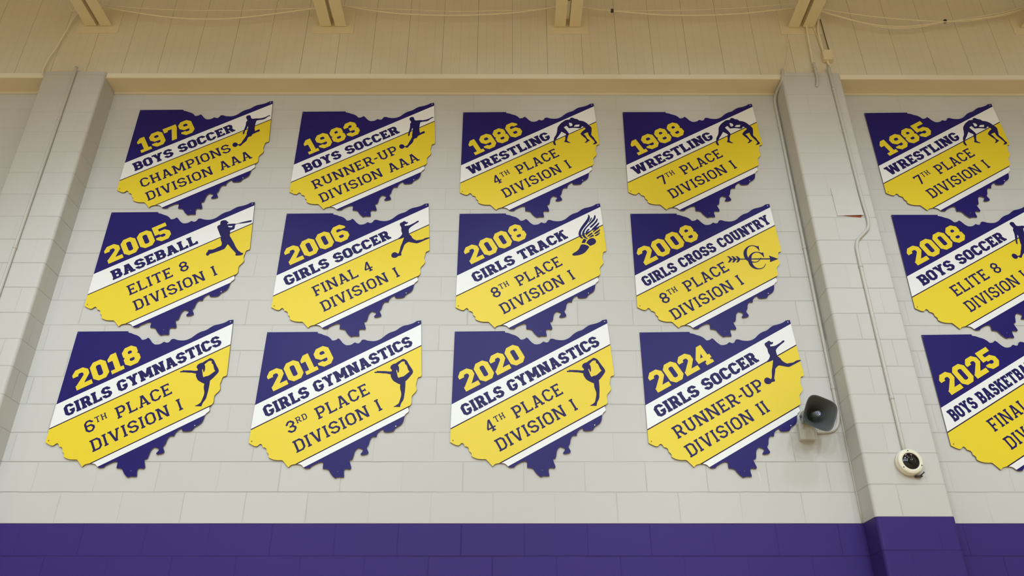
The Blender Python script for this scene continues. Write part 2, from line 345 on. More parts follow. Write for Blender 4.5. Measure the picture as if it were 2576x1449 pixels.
conduit([(2.703, yp, 3.76), (2.703, yp, 3.3), (2.704, yp, 2.7), (2.706, yp, 2.38), (2.712, yp, 2.23), (2.708, yp, 2.165), (2.688, yp, 2.117), (2.640, yp, 2.068), (2.600, yp, 2.025), (2.580, yp, 1.97), (2.574, yp, 1.90),
         (2.572, yp, 1.5), (2.57, yp, .9), (2.568, yp, .41)], .0122,
        'long pale conduit with an S-bend on the right pilaster, ending at the round camera', [strap_at(2.703, yp, 3.5), strap_at(2.703, yp, 3.05), strap_at(2.573, yp, 1.80), strap_at(2.57, yp, .78)])
conduit([(2.588, yp, 3.79), (2.588, yp, 3.70), (2.586, yp, 3.62), (2.575, yp-.002, 3.56), (2.570, -.2035, 3.535)], .0115,
        'short bent conduit stub at the head of the right pilaster', [strap_at(2.588, yp, 3.72)])

# square sheet-metal patch on the right pilaster, bottom edge lifting
t = empty('cover_plate', (2.488, -.2032, 2.243), 'square painted sheet-metal patch with rusty lifted bottom edge on the right pilaster', 'cover plate')
bm = bmesh.new(); nx, nz = 14, 14; V = {}
for side in (0, 1):
    for i in range(nx+1):
        for j in range(nz+1):
            u = i/nx; v = j/nz
            lift = .010*(max(0, u-.15)/.85)**1.2*(1-v)**2.5+.0010*math.sin(7*u+3*v)+.003
            V[side, i, j] = bm.verts.new((u*.198+(1-v)*0.004, -lift-(.0022 if side else .0), v*.256+.004*math.sin(u*2.5)*(1-v)))
for i in range(nx):
    for j in range(nz):
        bm.faces.new([V[1, i, j], V[1, i+1, j], V[1, i+1, j+1], V[1, i, j+1]]); bm.faces.new([V[0, i, j+1], V[0, i+1, j+1], V[0, i+1, j], V[0, i, j]])
for i in range(nx):
    bm.faces.new([V[0, i, 0], V[0, i+1, 0], V[1, i+1, 0], V[1, i, 0]]); bm.faces.new([V[1, i, nz], V[1, i+1, nz], V[0, i+1, nz], V[0, i, nz]])
for j in range(nz):
    bm.faces.new([V[1, 0, j], V[1, 0, j+1], V[0, 0, j+1], V[0, 0, j]]); bm.faces.new([V[0, nx, j], V[0, nx, j+1], V[1, nx, j+1], V[1, nx, j]])
obj('sheet', bm, M['patch'], t)
bm = bmesh.new()                                              # rusty backing plate showing under the lifted edge
tri = [(.03, .004), (.10, -.004), (.182, -.012), (.188, -.004), (.188, .03), (.03, .03)]
fr = [bm.verts.new((x, -.0025, z)) for x, z in tri]; bk = [bm.verts.new((x, -.0006, z)) for x, z in tri]
bm.faces.new(fr); bm.faces.new(bk[::-1])
for i in range(len(tri)): bm.faces.new([fr[i-1], bk[i-1], bk[i], fr[i]])
bmesh.ops.recalc_face_normals(bm, faces=bm.faces); o = obj('backing_edge', bm, M['rust'], t); o['label'] = 'orange rusty edge under the sheet'

# ------------------------------------------------------------------ horn loudspeaker
t = empty('horn_speaker', (2.115, -.0005, .60), 'grey square-mouthed horn loudspeaker beside the right pilaster, over the 2024 sign corner', 'loudspeaker')
o0 = Vector(t.location)
def rsq(h, n=44, p=3.4, rot=0.0):
    out = []
    for k in range(n):
        a = 2*math.pi*k/n; c, s = math.cos(a), math.sin(a)
        r = h/((abs(c)**p+abs(s)**p)**(1/p)); a2 = a+rot
        out.append((r*math.cos(a2), r*math.sin(a2)))
    return out
HC = Vector((2.046, -.275, .652)); AX = Vector((0.07, -1, -.20)).normalized()
HX = Vector((1, 0.0, 0)); HX = (HX-AX*HX.dot(AX)).normalized(); HZ = HX.cross(AX)*1.0
if HZ.z < 0: HZ = -HZ
ROT = math.radians(-22)
def sect(bm, h, d, p):
    return [bm.verts.new(HC-o0+HX*a+HZ*b-AX*d) for a, b in rsq(h, 44, p, ROT)]
bm = bmesh.new(); R_ = []
prof_out = [(.034, .165, 2.0), (.038, .150, 2.0), (.046, .115, 2.2), (.062, .075, 2.6), (.084, .032, 3.2), (.102, .006, 3.8), (.107, .0, 3.8)]
prof_in = [(.105, -.002, 3.8), (.099, .006, 3.8), (.080, .034, 3.2), (.058, .078, 2.6), (.042, .118, 2.2), (.030, .150, 2.0)]
for h, d, p in prof_out: R_.append((sect(bm, h, d, p), 0))
for h, d, p in prof_in: R_.append((sect(bm, h, d, p), 1))
for (a, ma), (b, mb) in zip(R_, R_[1:]):
    for k in range(44):
        f = bm.faces.new((a[k], a[(k+1) % 44], b[(k+1) % 44], b[k])); f.material_index = mb
bm.faces.new(R_[0][0][::-1]); f = bm.faces.new(R_[-1][0]); f.material_index = 1
bmesh.ops.recalc_face_normals(bm, faces=bm.faces)
obj('bell', bm, [M['horn'], M['horn_in']], t, True)
base = HC-o0
pg = obj('phase_plug', lathe(bmesh.new(), [(.020, -.148), (.020, -.06), (.0185, -.031), (.0165, -.026)], base, AX, 28), M['horn'], t, True)
obj('badge', lathe(bmesh.new(), [(.0150, -.0259), (.0148, -.0248)], base, AX, 28), M['blue'], pg)
bm = bmesh.new(); lathe(bm, [(.0100, -.0247), (.0118, -.0247), (.0118, -.0244), (.0100, -.0244), (.0100, -.0247)], base, AX, 28, False)
lathe(bm, [(.0030, -.0247), (.0030, -.0243)], base+HZ*.0045, AX, 12); lathe(bm, [(.0040, -.0247), (.0040, -.0243)], base-HZ*.003+HX*.002, AX, 12)
obj('badge_mark', bm, M['badge'], pg)
dr = obj('driver', lathe(bmesh.new(), [(.030, -.226), (.046, -.222), (.050, -.212), (.050, -.172), (.046, -.166), (.034, -.163)], base, AX, 32), M['horn'], t, True)
# U-bracket from the driver to the box
B0 = base-AX*.17
for s in (-1, 1):
    bm = bmesh.new()
    P = [B0+HX*s*.054, B0+HX*s*.056-HZ*.05+AX*.01, Vector((-.080+s*.030+.010, -.052, .067)), Vector((-.080+s*.026+.008, -.046, .059))]
    sp_ = spline(P, 5)
    for a, b in zip(sp_, sp_[1:]):
        vs = [bm.verts.new(p+Vector((dx, 0, 0))+AX*w) for p in (a, b) for dx in (-.0016, .0016) for w in (-.013, .013)]
        bmesh.ops.convex_hull(bm, input=vs)
    obj('bracket', bm, M['horn'], t)
    obj('knob', lathe(bmesh.new(), [(.009, 0), (.010, .003), (.010, .010), (.006, .012)], B0+HX*s*.055, HX*s, 14), M['horn_in'], t, True)
bx = nbox(-.140, -.030, -.048, -.0005, -.054, .060)
obj('box_body', bevel(bx, .003), M['box'], t)
obj('box_cover', bevel(nbox(-.141, -.029, -.053, -.0485, -.055, .061), .002), M['box'], t)
obj('conduit_nut', lathe(bmesh.new(), [(.014, 0), (.014, .012)], (-.0295, -.012, .006), (1, 0, 0), 6), M['screw'], t)

# ------------------------------------------------------------------ round surveillance camera
t = empty('dome_camera', (2.575, -.2032, .336), 'round ivory security camera with black lens on the right pilaster', 'security camera')
obj('base_ring', lathe(bmesh.new(), [(.078, .0005), (.083, .004), (.084, .030), (.081, .034)], (0, 0, 0), (0, -1, 0), 56), M['shell'], t, True)
obj('cover_ring', lathe(bmesh.new(), [(.0805, .0345), (.0805, .050), (.077, .055), (.060, .0575), (.0535, .056), (.0535, .040)], (0, 0, 0), (0, -1, 0), 56, False), M['shell'], t, True)
dm = obj('lens_housing', lathe(bmesh.new(), [(.0533, .041), (.0533, .0535), (.050, .056), (.040, .0585), (.032, .0600), (.031, .0615), (.024, .0625)], (0, 0, 0), (0, -1, 0), 56), M['gloss'], t, True)
obj('lens', lathe(bmesh.new(), [(.0235, .0622), (.0225, .070), (.0190, .0765), (.0120, .0815), (.005, .083), (.0005, .0832)], (0, 0, 0), (0, -1, 0), 36), M['lens'], dm, True)
for a in (95, -25, 215):
    c = (math.cos(math.radians(a))*.068, -.0562, math.sin(math.radians(a))*.068)
    obj('screw', lathe(bmesh.new(), [(.0042, 0), (.0036, .0018)], c, (0, -1, 0), 12), M['matte'], t)
bm = nbox(.024, .066, -.030, -.004, -.094, -.084); o = obj('latch', bevel(bm, .002), M['clip'], t)
bm = bmesh.new(); tube(bm, spline([(.050, -.028, -.086), (.060, -.036, -.080), (.068, -.040, -.073), (.074, -.044, -.067)], 4), .0035, 8); obj('latch_lever', bm, M['matte'], t, True)

# paint drip below the 2024 sign
tag(obj('paint_drip', tube(bmesh.new(), [px(1907.5, 1186, -.001), px(1911, 1200, -.001), px(1914.5, 1212, -.001)], .0016, 6), M['white']), 'thin white vertical streak on the block just below the 2024 sign tip', 'paint drip')
# ---- measured outlines in millimetres, sign places, lettering spans
OUTLINE=[(8,-4),(373,0),(374,-11),(389,-13),(404,-17),(420,-25),(437,-30),(452,-36),(467,-46),(478,-57),(485,-67),(495,-69),(510,-65),(521,-59),(526,-52),(532,-52),(541,-59),(550,-70),(562,-85),(573,-95),(588,-105),(603,-106),(617,-104),(631,-99),(640,-92),(647,-85),(655,-83),(663,-89),(676,-91),(686,-87),(694,-77),(697,-67),(706,-61),(718,-60),(728,-63),(743,-69),(764,-72),(785,-73),(806,-70),(827,-61),(844,-50),(857,-37),(874,-21),(891,-9),(908,0),(930,7),(947,17),(960,29),(978,42),(995,51),(1016,56),(1038,62),(1063,72),(1077,81),(1088,90),(1098,92),(1120,95),(1147,-332),(1146,-341),(1140,-348),(1127,-350),(1120,-358),(1117,-369),(1116,-384),(1111,-402),(1111,-415),(1116,-430),(1119,-440),(1116,-455),(1105,-470),(1092,-484),(1086,-498),(1087,-515),(1089,-536),(1087,-549),(1078,-562),(1067,-576),(1068,-587),(1073,-597),(1071,-607),(1063,-615),(1054,-622),(1046,-635),(1043,-658),(1040,-674),(1033,-691),(1020,-704),(1002,-715),(990,-724),(983,-736),(977,-745),(961,-750),(937,-752),(917,-751),(910,-746),(909,-738),(908,-730),(898,-734),(886,-741),(876,-752),(867,-766),(864,-785),(855,-783),(839,-784),(831,-791),(825,-803),(820,-819),(818,-837),(812,-849),(804,-859),(807,-869),(814,-881),(820,-893),(818,-901),(807,-907),(790,-911),(776,-912),(767,-907),(771,-899),(779,-889),(782,-881),(779,-873),(768,-868),(751,-862),(743,-866),(733,-877),(726,-891),(723,-911),(719,-933),(715,-943),(707,-945),(698,-945),(699,-956),(704,-970),(710,-986),(714,-998),(712,-1007),(704,-1010),(690,-1007),(673,-1007),(668,-1015),(667,-1025),(668,-1038),(672,-1052),(671,-1062),(658,-1063),(639,-1062),(626,-1063),(616,-1069),(610,-1066),(597,-1056),(582,-1040),(573,-1027),(565,-1012),(548,-1008),(543,-1006),(525,-1006),(524,-992),(525,-972),(522,-965),(514,-961),(505,-962),(493,-965),(478,-972),(460,-982),(445,-991),(442,-998),(437,-1003),(408,-1005),(398,-999),(389,-990),(381,-982),(369,-977),(356,-975),(335,-975),(315,-980),(304,-986),(296,-997),(292,-996),(281,-984),(263,-964),(247,-948),(230,-949),(203,-948),(184,-944),(166,-937),(152,-928),(150,-921),(153,-911),(144,-901),(134,-893),(133,-883),(132,-875),(126,-867),(116,-862),(106,-861),(102,-857),(98,-845),(88,-837),(82,-837),(74,-843),(67,-852),(57,-854),(45,-852),(29,-845),(3,-830)]
SILHOUETTE={
'boys_soccer':[(0,[(937.8,-61.6),(950.6,-61.6),(956.9,-71.1),(959.8,-81.5),(963.9,-91.9),(970.0,-98.4),(981.7,-99.3),(997.7,-97.2),(1013.8,-94.8),(1023.2,-97.2),(1041.6,-94.8),(1059.9,-90.4),(1078.1,-82.9),(1089.4,-76.4),(1100.6,-67.5),(1109.6,-62.1),(1118.9,-62.1),(1123.3,-67.4),(1122.1,-71.6),(1114.6,-70.4),(1107.8,-74.0),(1096.7,-84.4),(1085.7,-96.3),(1074.5,-105.2),(1058.5,-109.6),(1040.2,-112.0),(1024.2,-116.2),(1015.1,-118.5),(1012.0,-125.9),(1009.7,-148.0),(1008.4,-168.6),(1009.1,-189.1),(1009.8,-203.7),(1012.9,-218.3),(1016.4,-232.9),(1027.5,-225.6),(1038.6,-217.7),(1046.4,-213.9),(1053.4,-216.0),(1057.2,-224.1),(1055.4,-232.8),(1048.8,-238.1),(1035.3,-243.0),(1022.0,-251.7),(1010.9,-259.0),(1003.1,-263.3),(998.9,-269.1),(996.4,-279.3),(993.0,-286.5),(987.3,-287.9),(978.3,-290.8),(969.6,-298.0),(966.1,-308.1),(965.1,-319.6),(961.4,-334.0),(951.9,-346.8),(939.1,-361.1),(932.8,-369.7),(927.7,-379.7),(920.3,-388.8),(913.5,-388.8),(904.0,-382.5),(897.4,-377.4),(895.0,-384.0),(889.9,-392.5),(882.3,-397.3),(873.3,-398.8),(862.9,-395.4),(854.3,-385.4),(851.4,-375.4),(853.3,-362.6),(860.3,-354.6),(870.3,-351.7),(880.7,-353.5),(889.0,-359.7),(895.4,-371.1),(905.6,-370.6),(915.5,-365.4),(921.8,-356.9),(926.6,-342.6),(934.5,-322.5),(942.6,-305.2),(947.4,-289.4),(951.9,-275.8),(954.4,-270.6),(951.3,-264.8),(951.1,-253.2),(952.4,-235.8),(953.2,-218.4),(953.9,-197.9),(951.6,-181.8),(948.9,-181.8),(945.6,-197.9),(940.7,-212.5),(935.7,-224.2),(932.9,-235.8),(931.5,-251.8),(927.8,-265.4),(923.3,-267.2),(919.2,-263.4),(917.8,-251.8),(920.1,-232.9),(923.1,-212.5),(926.9,-192.1),(929.2,-171.6),(929.1,-151.0),(927.0,-134.8),(934.1,-125.1),(936.4,-117.1),(931.3,-109.1),(923.5,-94.9),(918.2,-83.0),(920.4,-73.5),(928.3,-64.6)])],
'wrestling':[(0,[(913.4,-69.6),(919.9,-62.9),(932.5,-61.6),(942.8,-65.6),(954.0,-74.4),(965.4,-75.5),(975.7,-79.0),(983.7,-87.0),(989.7,-93.6),(1002.2,-95.0),(1018.7,-98.4),(1035.0,-106.4),(1049.1,-117.6),(1061.0,-130.9),(1067.7,-142.8),(1078.7,-152.1),(1086.5,-162.7),(1090.5,-173.2),(1089.5,-194.3),(1088.0,-215.3),(1085.1,-231.1),(1083.4,-245.5),(1090.0,-257.2),(1097.9,-265.0),(1105.5,-278.0),(1112.8,-296.2),(1122.1,-314.3),(1129.7,-326.0),(1128.3,-332.4),(1120.8,-338.9),(1110.2,-344.8),(1097.9,-346.6),(1090.9,-342.8),(1093.1,-340.2),(1103.6,-333.7),(1108.1,-326.0),(1107.6,-316.9),(1100.0,-304.0),(1088.5,-288.4),(1073.0,-267.6),(1063.4,-253.3),(1060.0,-238.9),(1056.8,-219.3),(1048.4,-221.9),(1033.6,-229.0),(1020.8,-237.6),(1024.7,-242.9),(1032.6,-249.4),(1038.2,-262.4),(1044.8,-276.8),(1051.4,-289.7),(1061.3,-296.2),(1068.8,-302.7),(1066.9,-307.9),(1058.6,-310.5),(1051.0,-318.2),(1041.4,-327.3),(1029.0,-328.6),(1024.6,-326.0),(1029.3,-321.6),(1037.8,-315.7),(1041.9,-307.9),(1040.9,-293.6),(1031.2,-280.7),(1017.4,-266.4),(1003.7,-250.7),(994.3,-237.7),(996.3,-229.8),(1009.6,-210.1),(1022.6,-197.0),(1035.5,-186.4),(1040.0,-179.9),(1034.2,-169.3),(1024.3,-160.1),(1010.0,-154.8),(1004.3,-165.3),(998.6,-176.4),(984.1,-176.4),(961.4,-173.3),(940.8,-171.2),(919.9,-173.3),(898.1,-176.0),(893.2,-165.4),(879.3,-148.2),(858.0,-165.4),(861.8,-173.3),(873.7,-189.2),(883.6,-204.9),(893.2,-223.3),(898.0,-235.1),(893.4,-248.1),(887.6,-265.1),(882.8,-283.3),(879.0,-305.4),(885.9,-313.1),(895.9,-320.9),(906.0,-326.1),(905.8,-331.2),(895.5,-331.2),(881.3,-327.4),(867.1,-322.7),(855.3,-319.6),(857.2,-311.9),(863.7,-301.5),(866.0,-283.3),(866.0,-265.1),(869.5,-252.1),(873.0,-240.3),(868.1,-233.8),(855.9,-225.9),(843.8,-218.1),(836.8,-211.5),(831.2,-223.3),(820.4,-240.3),(811.6,-257.3),(800.9,-271.7),(794.3,-283.4),(788.8,-296.3),(781.3,-309.3),(779.3,-319.6),(781.6,-332.6),(786.4,-345.4),(785.2,-351.9),(779.9,-355.7),(773.8,-355.2),(766.9,-345.4),(762.1,-332.6),(763.4,-322.2),(767.8,-311.9),(769.8,-291.2),(774.0,-273.0),(784.9,-254.7),(792.5,-239.0),(797.3,-218.1),(800.6,-197.1),(802.7,-173.4),(808.3,-158.8),(821.4,-139.0),(836.6,-119.0),(855.9,-103.1),(870.9,-89.7),(883.6,-85.2),(898.3,-83.5),(910.9,-80.3)]),(1,[(901.2,-117.1),(913.7,-118.2),(925.0,-121.7),(929.8,-132.3),(931.2,-140.2),(927.1,-149.5),(919.6,-153.5),(908.2,-154.8),(904.5,-141.6),(901.9,-128.3)]),(1,[(941.3,-158.8),(950.1,-144.2),(958.7,-138.4),(973.3,-136.8),(990.4,-135.7),(988.5,-146.8),(983.8,-158.8),(964.0,-160.1)])],
'baseball':[(0,[(879.6,-95.1),(882.8,-84.8),(894.2,-78.9),(910.9,-75.9),(923.6,-78.0),(934.4,-90.6),(945.2,-96.5),(945.0,-102.4),(939.1,-103.8),(935.1,-109.7),(939.8,-115.5),(948.9,-111.1),(973.3,-109.7),(992.7,-108.2),(1000.5,-110.2),(1019.5,-106.1),(1049.8,-95.0),(1085.2,-84.7),(1113.7,-77.3),(1121.1,-77.3),(1124.2,-84.7),(1122.1,-92.0),(1111.4,-94.9),(1082.8,-101.4),(1051.7,-107.3),(1027.4,-109.0),(1006.0,-114.0),(998.3,-124.3),(1000.2,-138.9),(1000.1,-153.4),(995.4,-162.1),(982.5,-165.6),(973.5,-170.8),(968.4,-176.6),(973.4,-192.6),(972.4,-205.6),(974.8,-222.8),(987.4,-240.1),(1003.8,-265.8),(1020.2,-291.5),(1034.0,-317.1),(1049.8,-339.7),(1064.9,-358.0),(1075.2,-362.3),(1085.5,-373.5),(1096.4,-374.1),(1103.0,-377.7),(1104.1,-384.7),(1096.8,-391.8),(1085.6,-397.4),(1069.0,-398.8),(1052.2,-399.3),(1045.4,-394.6),(1044.2,-387.0),(1048.2,-381.9),(1040.3,-370.7),(1020.2,-351.0),(1005.6,-335.5),(990.4,-317.1),(975.5,-300.1),(969.1,-298.6),(965.0,-310.0),(958.4,-328.4),(952.8,-338.3),(944.1,-344.0),(924.0,-353.9),(901.5,-363.7),(881.3,-372.2),(865.6,-379.2),(850.4,-382.0),(844.4,-389.0),(840.1,-398.3),(830.8,-400.2),(824.0,-396.0),(819.6,-384.8),(822.1,-372.2),(828.1,-365.2),(828.5,-353.9),(833.3,-346.8),(845.2,-346.0),(857.3,-346.0),(873.4,-341.2),(888.6,-331.3),(903.9,-321.4),(924.0,-311.4),(924.7,-294.4),(922.3,-280.1),(913.8,-265.9),(908.4,-251.6),(906.7,-238.7),(911.1,-228.6),(901.3,-221.4),(893.7,-205.6),(882.4,-182.5),(867.6,-153.5),(862.6,-141.8),(864.8,-130.2),(872.1,-122.9),(882.7,-119.9)]),(1,[(944.2,-134.5),(955.5,-128.7),(964.7,-132.5),(980.1,-128.7),(980.5,-138.9),(976.3,-143.2),(956.5,-142.4)])],
'girls_soccer':[(0,[(925.7,-81.7),(932.1,-73.8),(942.6,-73.2),(949.4,-78.9),(957.5,-85.1),(965.9,-81.2),(968.8,-84.0),(964.8,-95.9),(957.5,-101.5),(949.5,-102.9),(943.2,-102.0),(944.2,-108.5),(943.3,-117.8),(956.4,-116.1),(972.2,-114.2),(986.0,-108.6),(1006.1,-96.0),(1023.2,-86.1),(1034.1,-74.8),(1044.0,-70.0),(1051.7,-70.1),(1052.5,-77.7),(1046.7,-84.8),(1032.1,-94.6),(1011.3,-111.5),(988.8,-131.1),(977.6,-147.8),(978.0,-166.0),(982.5,-193.8),(993.7,-203.5),(1002.4,-213.2),(1007.8,-227.1),(1021.0,-239.5),(1041.9,-251.9),(1055.3,-247.8),(1078.8,-245.1),(1095.0,-239.7),(1104.1,-231.4),(1125.7,-224.6),(1143.8,-223.2),(1146.2,-226.8),(1136.8,-234.2),(1114.4,-245.2),(1086.4,-260.3),(1055.6,-276.6),(1042.6,-278.0),(1018.1,-272.4),(998.4,-268.3),(981.3,-264.1),(966.8,-275.0),(950.0,-292.8),(946.9,-311.8),(940.9,-333.5),(933.2,-357.9),(931.7,-367.3),(936.3,-378.1),(933.7,-386.1),(925.7,-388.8),(910.2,-391.5),(902.4,-400.8),(892.7,-406.7),(879.9,-408.0),(867.8,-404.8),(859.2,-395.4),(857.2,-379.2),(863.8,-365.8),(875.1,-357.7),(887.8,-357.8),(898.3,-363.2),(906.0,-369.9),(913.2,-364.6),(917.3,-349.7),(920.8,-328.1),(923.2,-306.3),(930.2,-284.5),(937.9,-257.2),(945.7,-224.1),(925.0,-233.8),(899.5,-242.0),(898.2,-233.7),(909.9,-224.1),(916.1,-217.2),(923.2,-204.7),(928.0,-195.1),(928.8,-185.3),(922.3,-172.8),(918.5,-157.5),(919.5,-137.9),(913.8,-125.3),(905.7,-111.2),(903.5,-99.9),(908.9,-90.1),(918.6,-85.9)]),(1,[(930.1,-220.8),(934.4,-214.5),(940.3,-213.1),(937.0,-219.2)])],
'winged_foot':[(0,[(881.4,-378.0),(885.0,-369.2),(899.3,-358.9),(917.5,-347.2),(933.3,-330.9),(943.0,-310.2),(951.4,-291.0),(956.7,-286.5),(975.8,-285.0),(993.4,-290.0),(1008.3,-298.3),(1015.9,-308.7),(1009.8,-320.5),(998.9,-335.3),(988.1,-350.0),(974.9,-363.3),(954.2,-375.0),(928.6,-383.2),(903.3,-386.8),(888.2,-386.2)]),(0,[(994.2,-273.1),(1002.6,-256.7),(1016.1,-238.7),(1031.9,-229.7),(1049.9,-227.3),(1062.2,-235.7),(1069.8,-247.7),(1071.2,-259.6),(1067.5,-271.5),(1057.3,-283.4),(1041.6,-290.9),(1026.0,-299.8),(1018.6,-295.4),(1009.0,-283.5)]),(0,[(958.5,-274.6),(963.0,-259.7),(970.0,-244.8),(978.1,-233.4),(988.1,-238.2),(998.1,-243.2),(992.4,-256.7),(984.0,-273.1),(971.3,-273.1)]),(0,[(1020.3,-13.4),(1024.8,-10.9),(1031.6,-19.6),(1034.7,-36.6),(1031.2,-56.6),(1018.4,-81.2),(1003.1,-105.7),(985.2,-130.1),(968.8,-154.4),(958.9,-175.6),(956.3,-193.7),(958.8,-208.8),(968.4,-222.3),(971.9,-229.8),(966.6,-234.3),(955.3,-229.8),(944.3,-217.8),(938.0,-202.8),(937.5,-184.7),(944.1,-160.5),(959.5,-130.1),(978.9,-99.6),(998.2,-72.0),(1013.5,-47.4),(1019.5,-28.9)]),(0,[(1069.4,-16.5),(1074.7,-14.9),(1080.6,-25.7),(1078.4,-44.3),(1068.2,-65.8),(1049.1,-87.3),(1027.4,-108.7),(1005.7,-133.1),(991.9,-154.4),(984.6,-172.6),(982.7,-187.7),(987.0,-205.8),(997.8,-222.3),(1008.8,-231.3),(1006.0,-237.3),(993.4,-233.4),(978.5,-223.8),(966.5,-207.3),(964.8,-187.7),(970.8,-166.5),(984.7,-142.3),(1003.8,-117.9),(1022.9,-95.0),(1042.1,-72.0),(1058.6,-50.4),(1066.0,-31.9)]),(0,[(1043.7,-38.7),(1050.0,-42.7),(1046.8,-55.1),(1034.2,-75.1),(1019.3,-90.4),(1023.7,-78.1),(1033.6,-59.7),(1039.5,-45.8)]),(0,[(1087.3,-47.3),(1093.7,-48.9),(1094.2,-62.7),(1086.8,-81.1),(1068.9,-102.6),(1052.6,-120.9),(1039.0,-134.6),(1030.1,-133.1),(1028.0,-124.0),(1040.1,-111.8),(1056.4,-95.0),(1072.9,-75.0),(1082.8,-59.7)]),(0,[(1099.6,-84.2),(1105.8,-88.8),(1101.2,-102.6),(1088.8,-117.8),(1079.1,-131.6),(1093.6,-123.9),(1105.6,-116.3),(1106.5,-123.9),(1097.9,-139.1),(1084.5,-151.3),(1065.7,-166.5),(1053.7,-175.5),(1050.7,-169.5),(1058.5,-157.4),(1070.5,-148.3),(1056.1,-154.4),(1043.0,-158.0),(1040.9,-149.8),(1051.8,-136.1),(1068.2,-117.9),(1084.5,-101.0)]),(0,[(1107.9,-145.8),(1108.7,-154.3),(1098.9,-169.5),(1082.8,-183.1),(1064.4,-192.1),(1059.0,-187.6),(1065.1,-178.6),(1081.1,-166.4),(1097.1,-154.3)]),(0,[(1103.7,-174.9),(1105.4,-181.5),(1096.3,-195.1),(1081.6,-207.2),(1067.3,-211.1),(1064.3,-204.2),(1071.8,-198.2),(1087.7,-187.6)]),(0,[(1025.9,-141.6),(1026.7,-149.8),(1017.3,-160.5),(1006.5,-171.1),(1019.5,-166.5),(1035.3,-158.9),(1037.6,-165.0),(1024.1,-178.6),(1008.0,-193.7),(997.3,-203.3),(993.7,-198.2),(995.1,-184.7),(993.5,-175.6),(1000.6,-160.5),(1012.8,-145.3)]),(0,[(1044.7,-177.1),(1048.9,-184.6),(1038.6,-196.7),(1022.7,-208.7),(1008.2,-218.4),(1004.6,-213.3),(1012.8,-201.2),(1028.8,-187.6)]),(0,[(1052.7,-196.7),(1057.4,-204.2),(1051.8,-213.2),(1034.9,-219.2),(1019.3,-226.8),(1016.8,-224.4),(1027.6,-211.7),(1040.9,-201.2)])],
'arrow':[(0,[(817.0,-410.8),(1048.1,-406.1),(1046.3,-417.6),(815.9,-419.0)]),(0,[(1044.2,-382.4),(1112.8,-411.3),(1044.5,-441.3),(1048.9,-406.1)]),(0,[(721.2,-390.1),(737.3,-389.0),(746.0,-397.2),(758.4,-411.5),(767.0,-413.5),(768.1,-418.6),(759.0,-420.7),(748.9,-430.0),(740.3,-442.3),(731.1,-445.4),(721.5,-444.4),(731.0,-432.1),(740.1,-415.7),(733.0,-402.4)]),(0,[(753.2,-389.9),(769.3,-388.8),(778.0,-397.0),(790.3,-411.3),(798.8,-414.4),(800.0,-418.5),(790.9,-420.6),(780.8,-429.8),(772.1,-442.1),(762.9,-445.2),(753.3,-444.2),(762.8,-431.9),(766.3,-418.6),(767.0,-413.5),(764.9,-402.2)]),(0,[(785.1,-389.8),(801.3,-388.7),(809.9,-396.9),(823.7,-413.2),(823.2,-417.3),(815.0,-425.6),(804.0,-442.0),(794.7,-445.1),(785.1,-444.1),(794.7,-431.8),(799.1,-418.5),(798.9,-413.4),(796.8,-402.1)]),(0,[(979.4,-341.4),(977.2,-295.0),(973.5,-295.7),(969.4,-299.9),(960.7,-297.8),(947.1,-292.7),(929.6,-290.2),(909.6,-292.8),(890.4,-302.3),(871.9,-320.1),(858.6,-338.8),(851.4,-359.6),(850.9,-382.3),(855.0,-404.9),(861.7,-420.2),(874.4,-431.4),(889.2,-439.5),(907.9,-444.6),(927.2,-445.9),(947.3,-441.3),(962.9,-431.0),(975.6,-416.7),(983.3,-406.4),(979.2,-398.2),(976.1,-401.3),(972.7,-412.6),(962.0,-424.9),(946.5,-434.2),(928.2,-438.4),(911.0,-435.4),(899.7,-427.2),(887.8,-410.9),(879.7,-392.5),(877.5,-369.8),(879.8,-347.0),(887.4,-324.2),(900.4,-307.5),(915.8,-299.1),(930.4,-296.9),(945.9,-301.4),(958.8,-311.4),(967.7,-323.8),(974.5,-338.3)]),(0,[(1006.5,-399.1),(1004.7,-353.7),(1000.7,-354.4),(996.5,-358.9),(987.9,-356.9),(974.5,-350.8),(955.4,-347.7),(935.3,-350.9),(916.2,-360.3),(897.7,-378.0),(885.4,-396.5),(878.1,-417.1),(877.9,-437.6),(881.3,-457.9),(889.4,-476.2),(903.1,-491.3),(921.0,-501.4),(941.7,-504.7),(963.0,-503.2),(981.7,-496.1),(997.9,-481.8),(1006.1,-467.6),(1008.8,-455.3),(1004.4,-455.8),(1000.8,-467.6),(990.8,-481.8),(975.2,-492.0),(957.0,-496.2),(938.1,-493.2),(923.8,-482.1),(913.7,-465.9),(906.3,-443.6),(904.7,-423.1),(907.9,-400.6),(915.2,-379.9),(927.9,-365.4),(943.3,-357.1),(956.1,-355.0),(971.5,-359.0),(984.3,-369.3),(994.9,-381.6),(1001.7,-396.0)])],
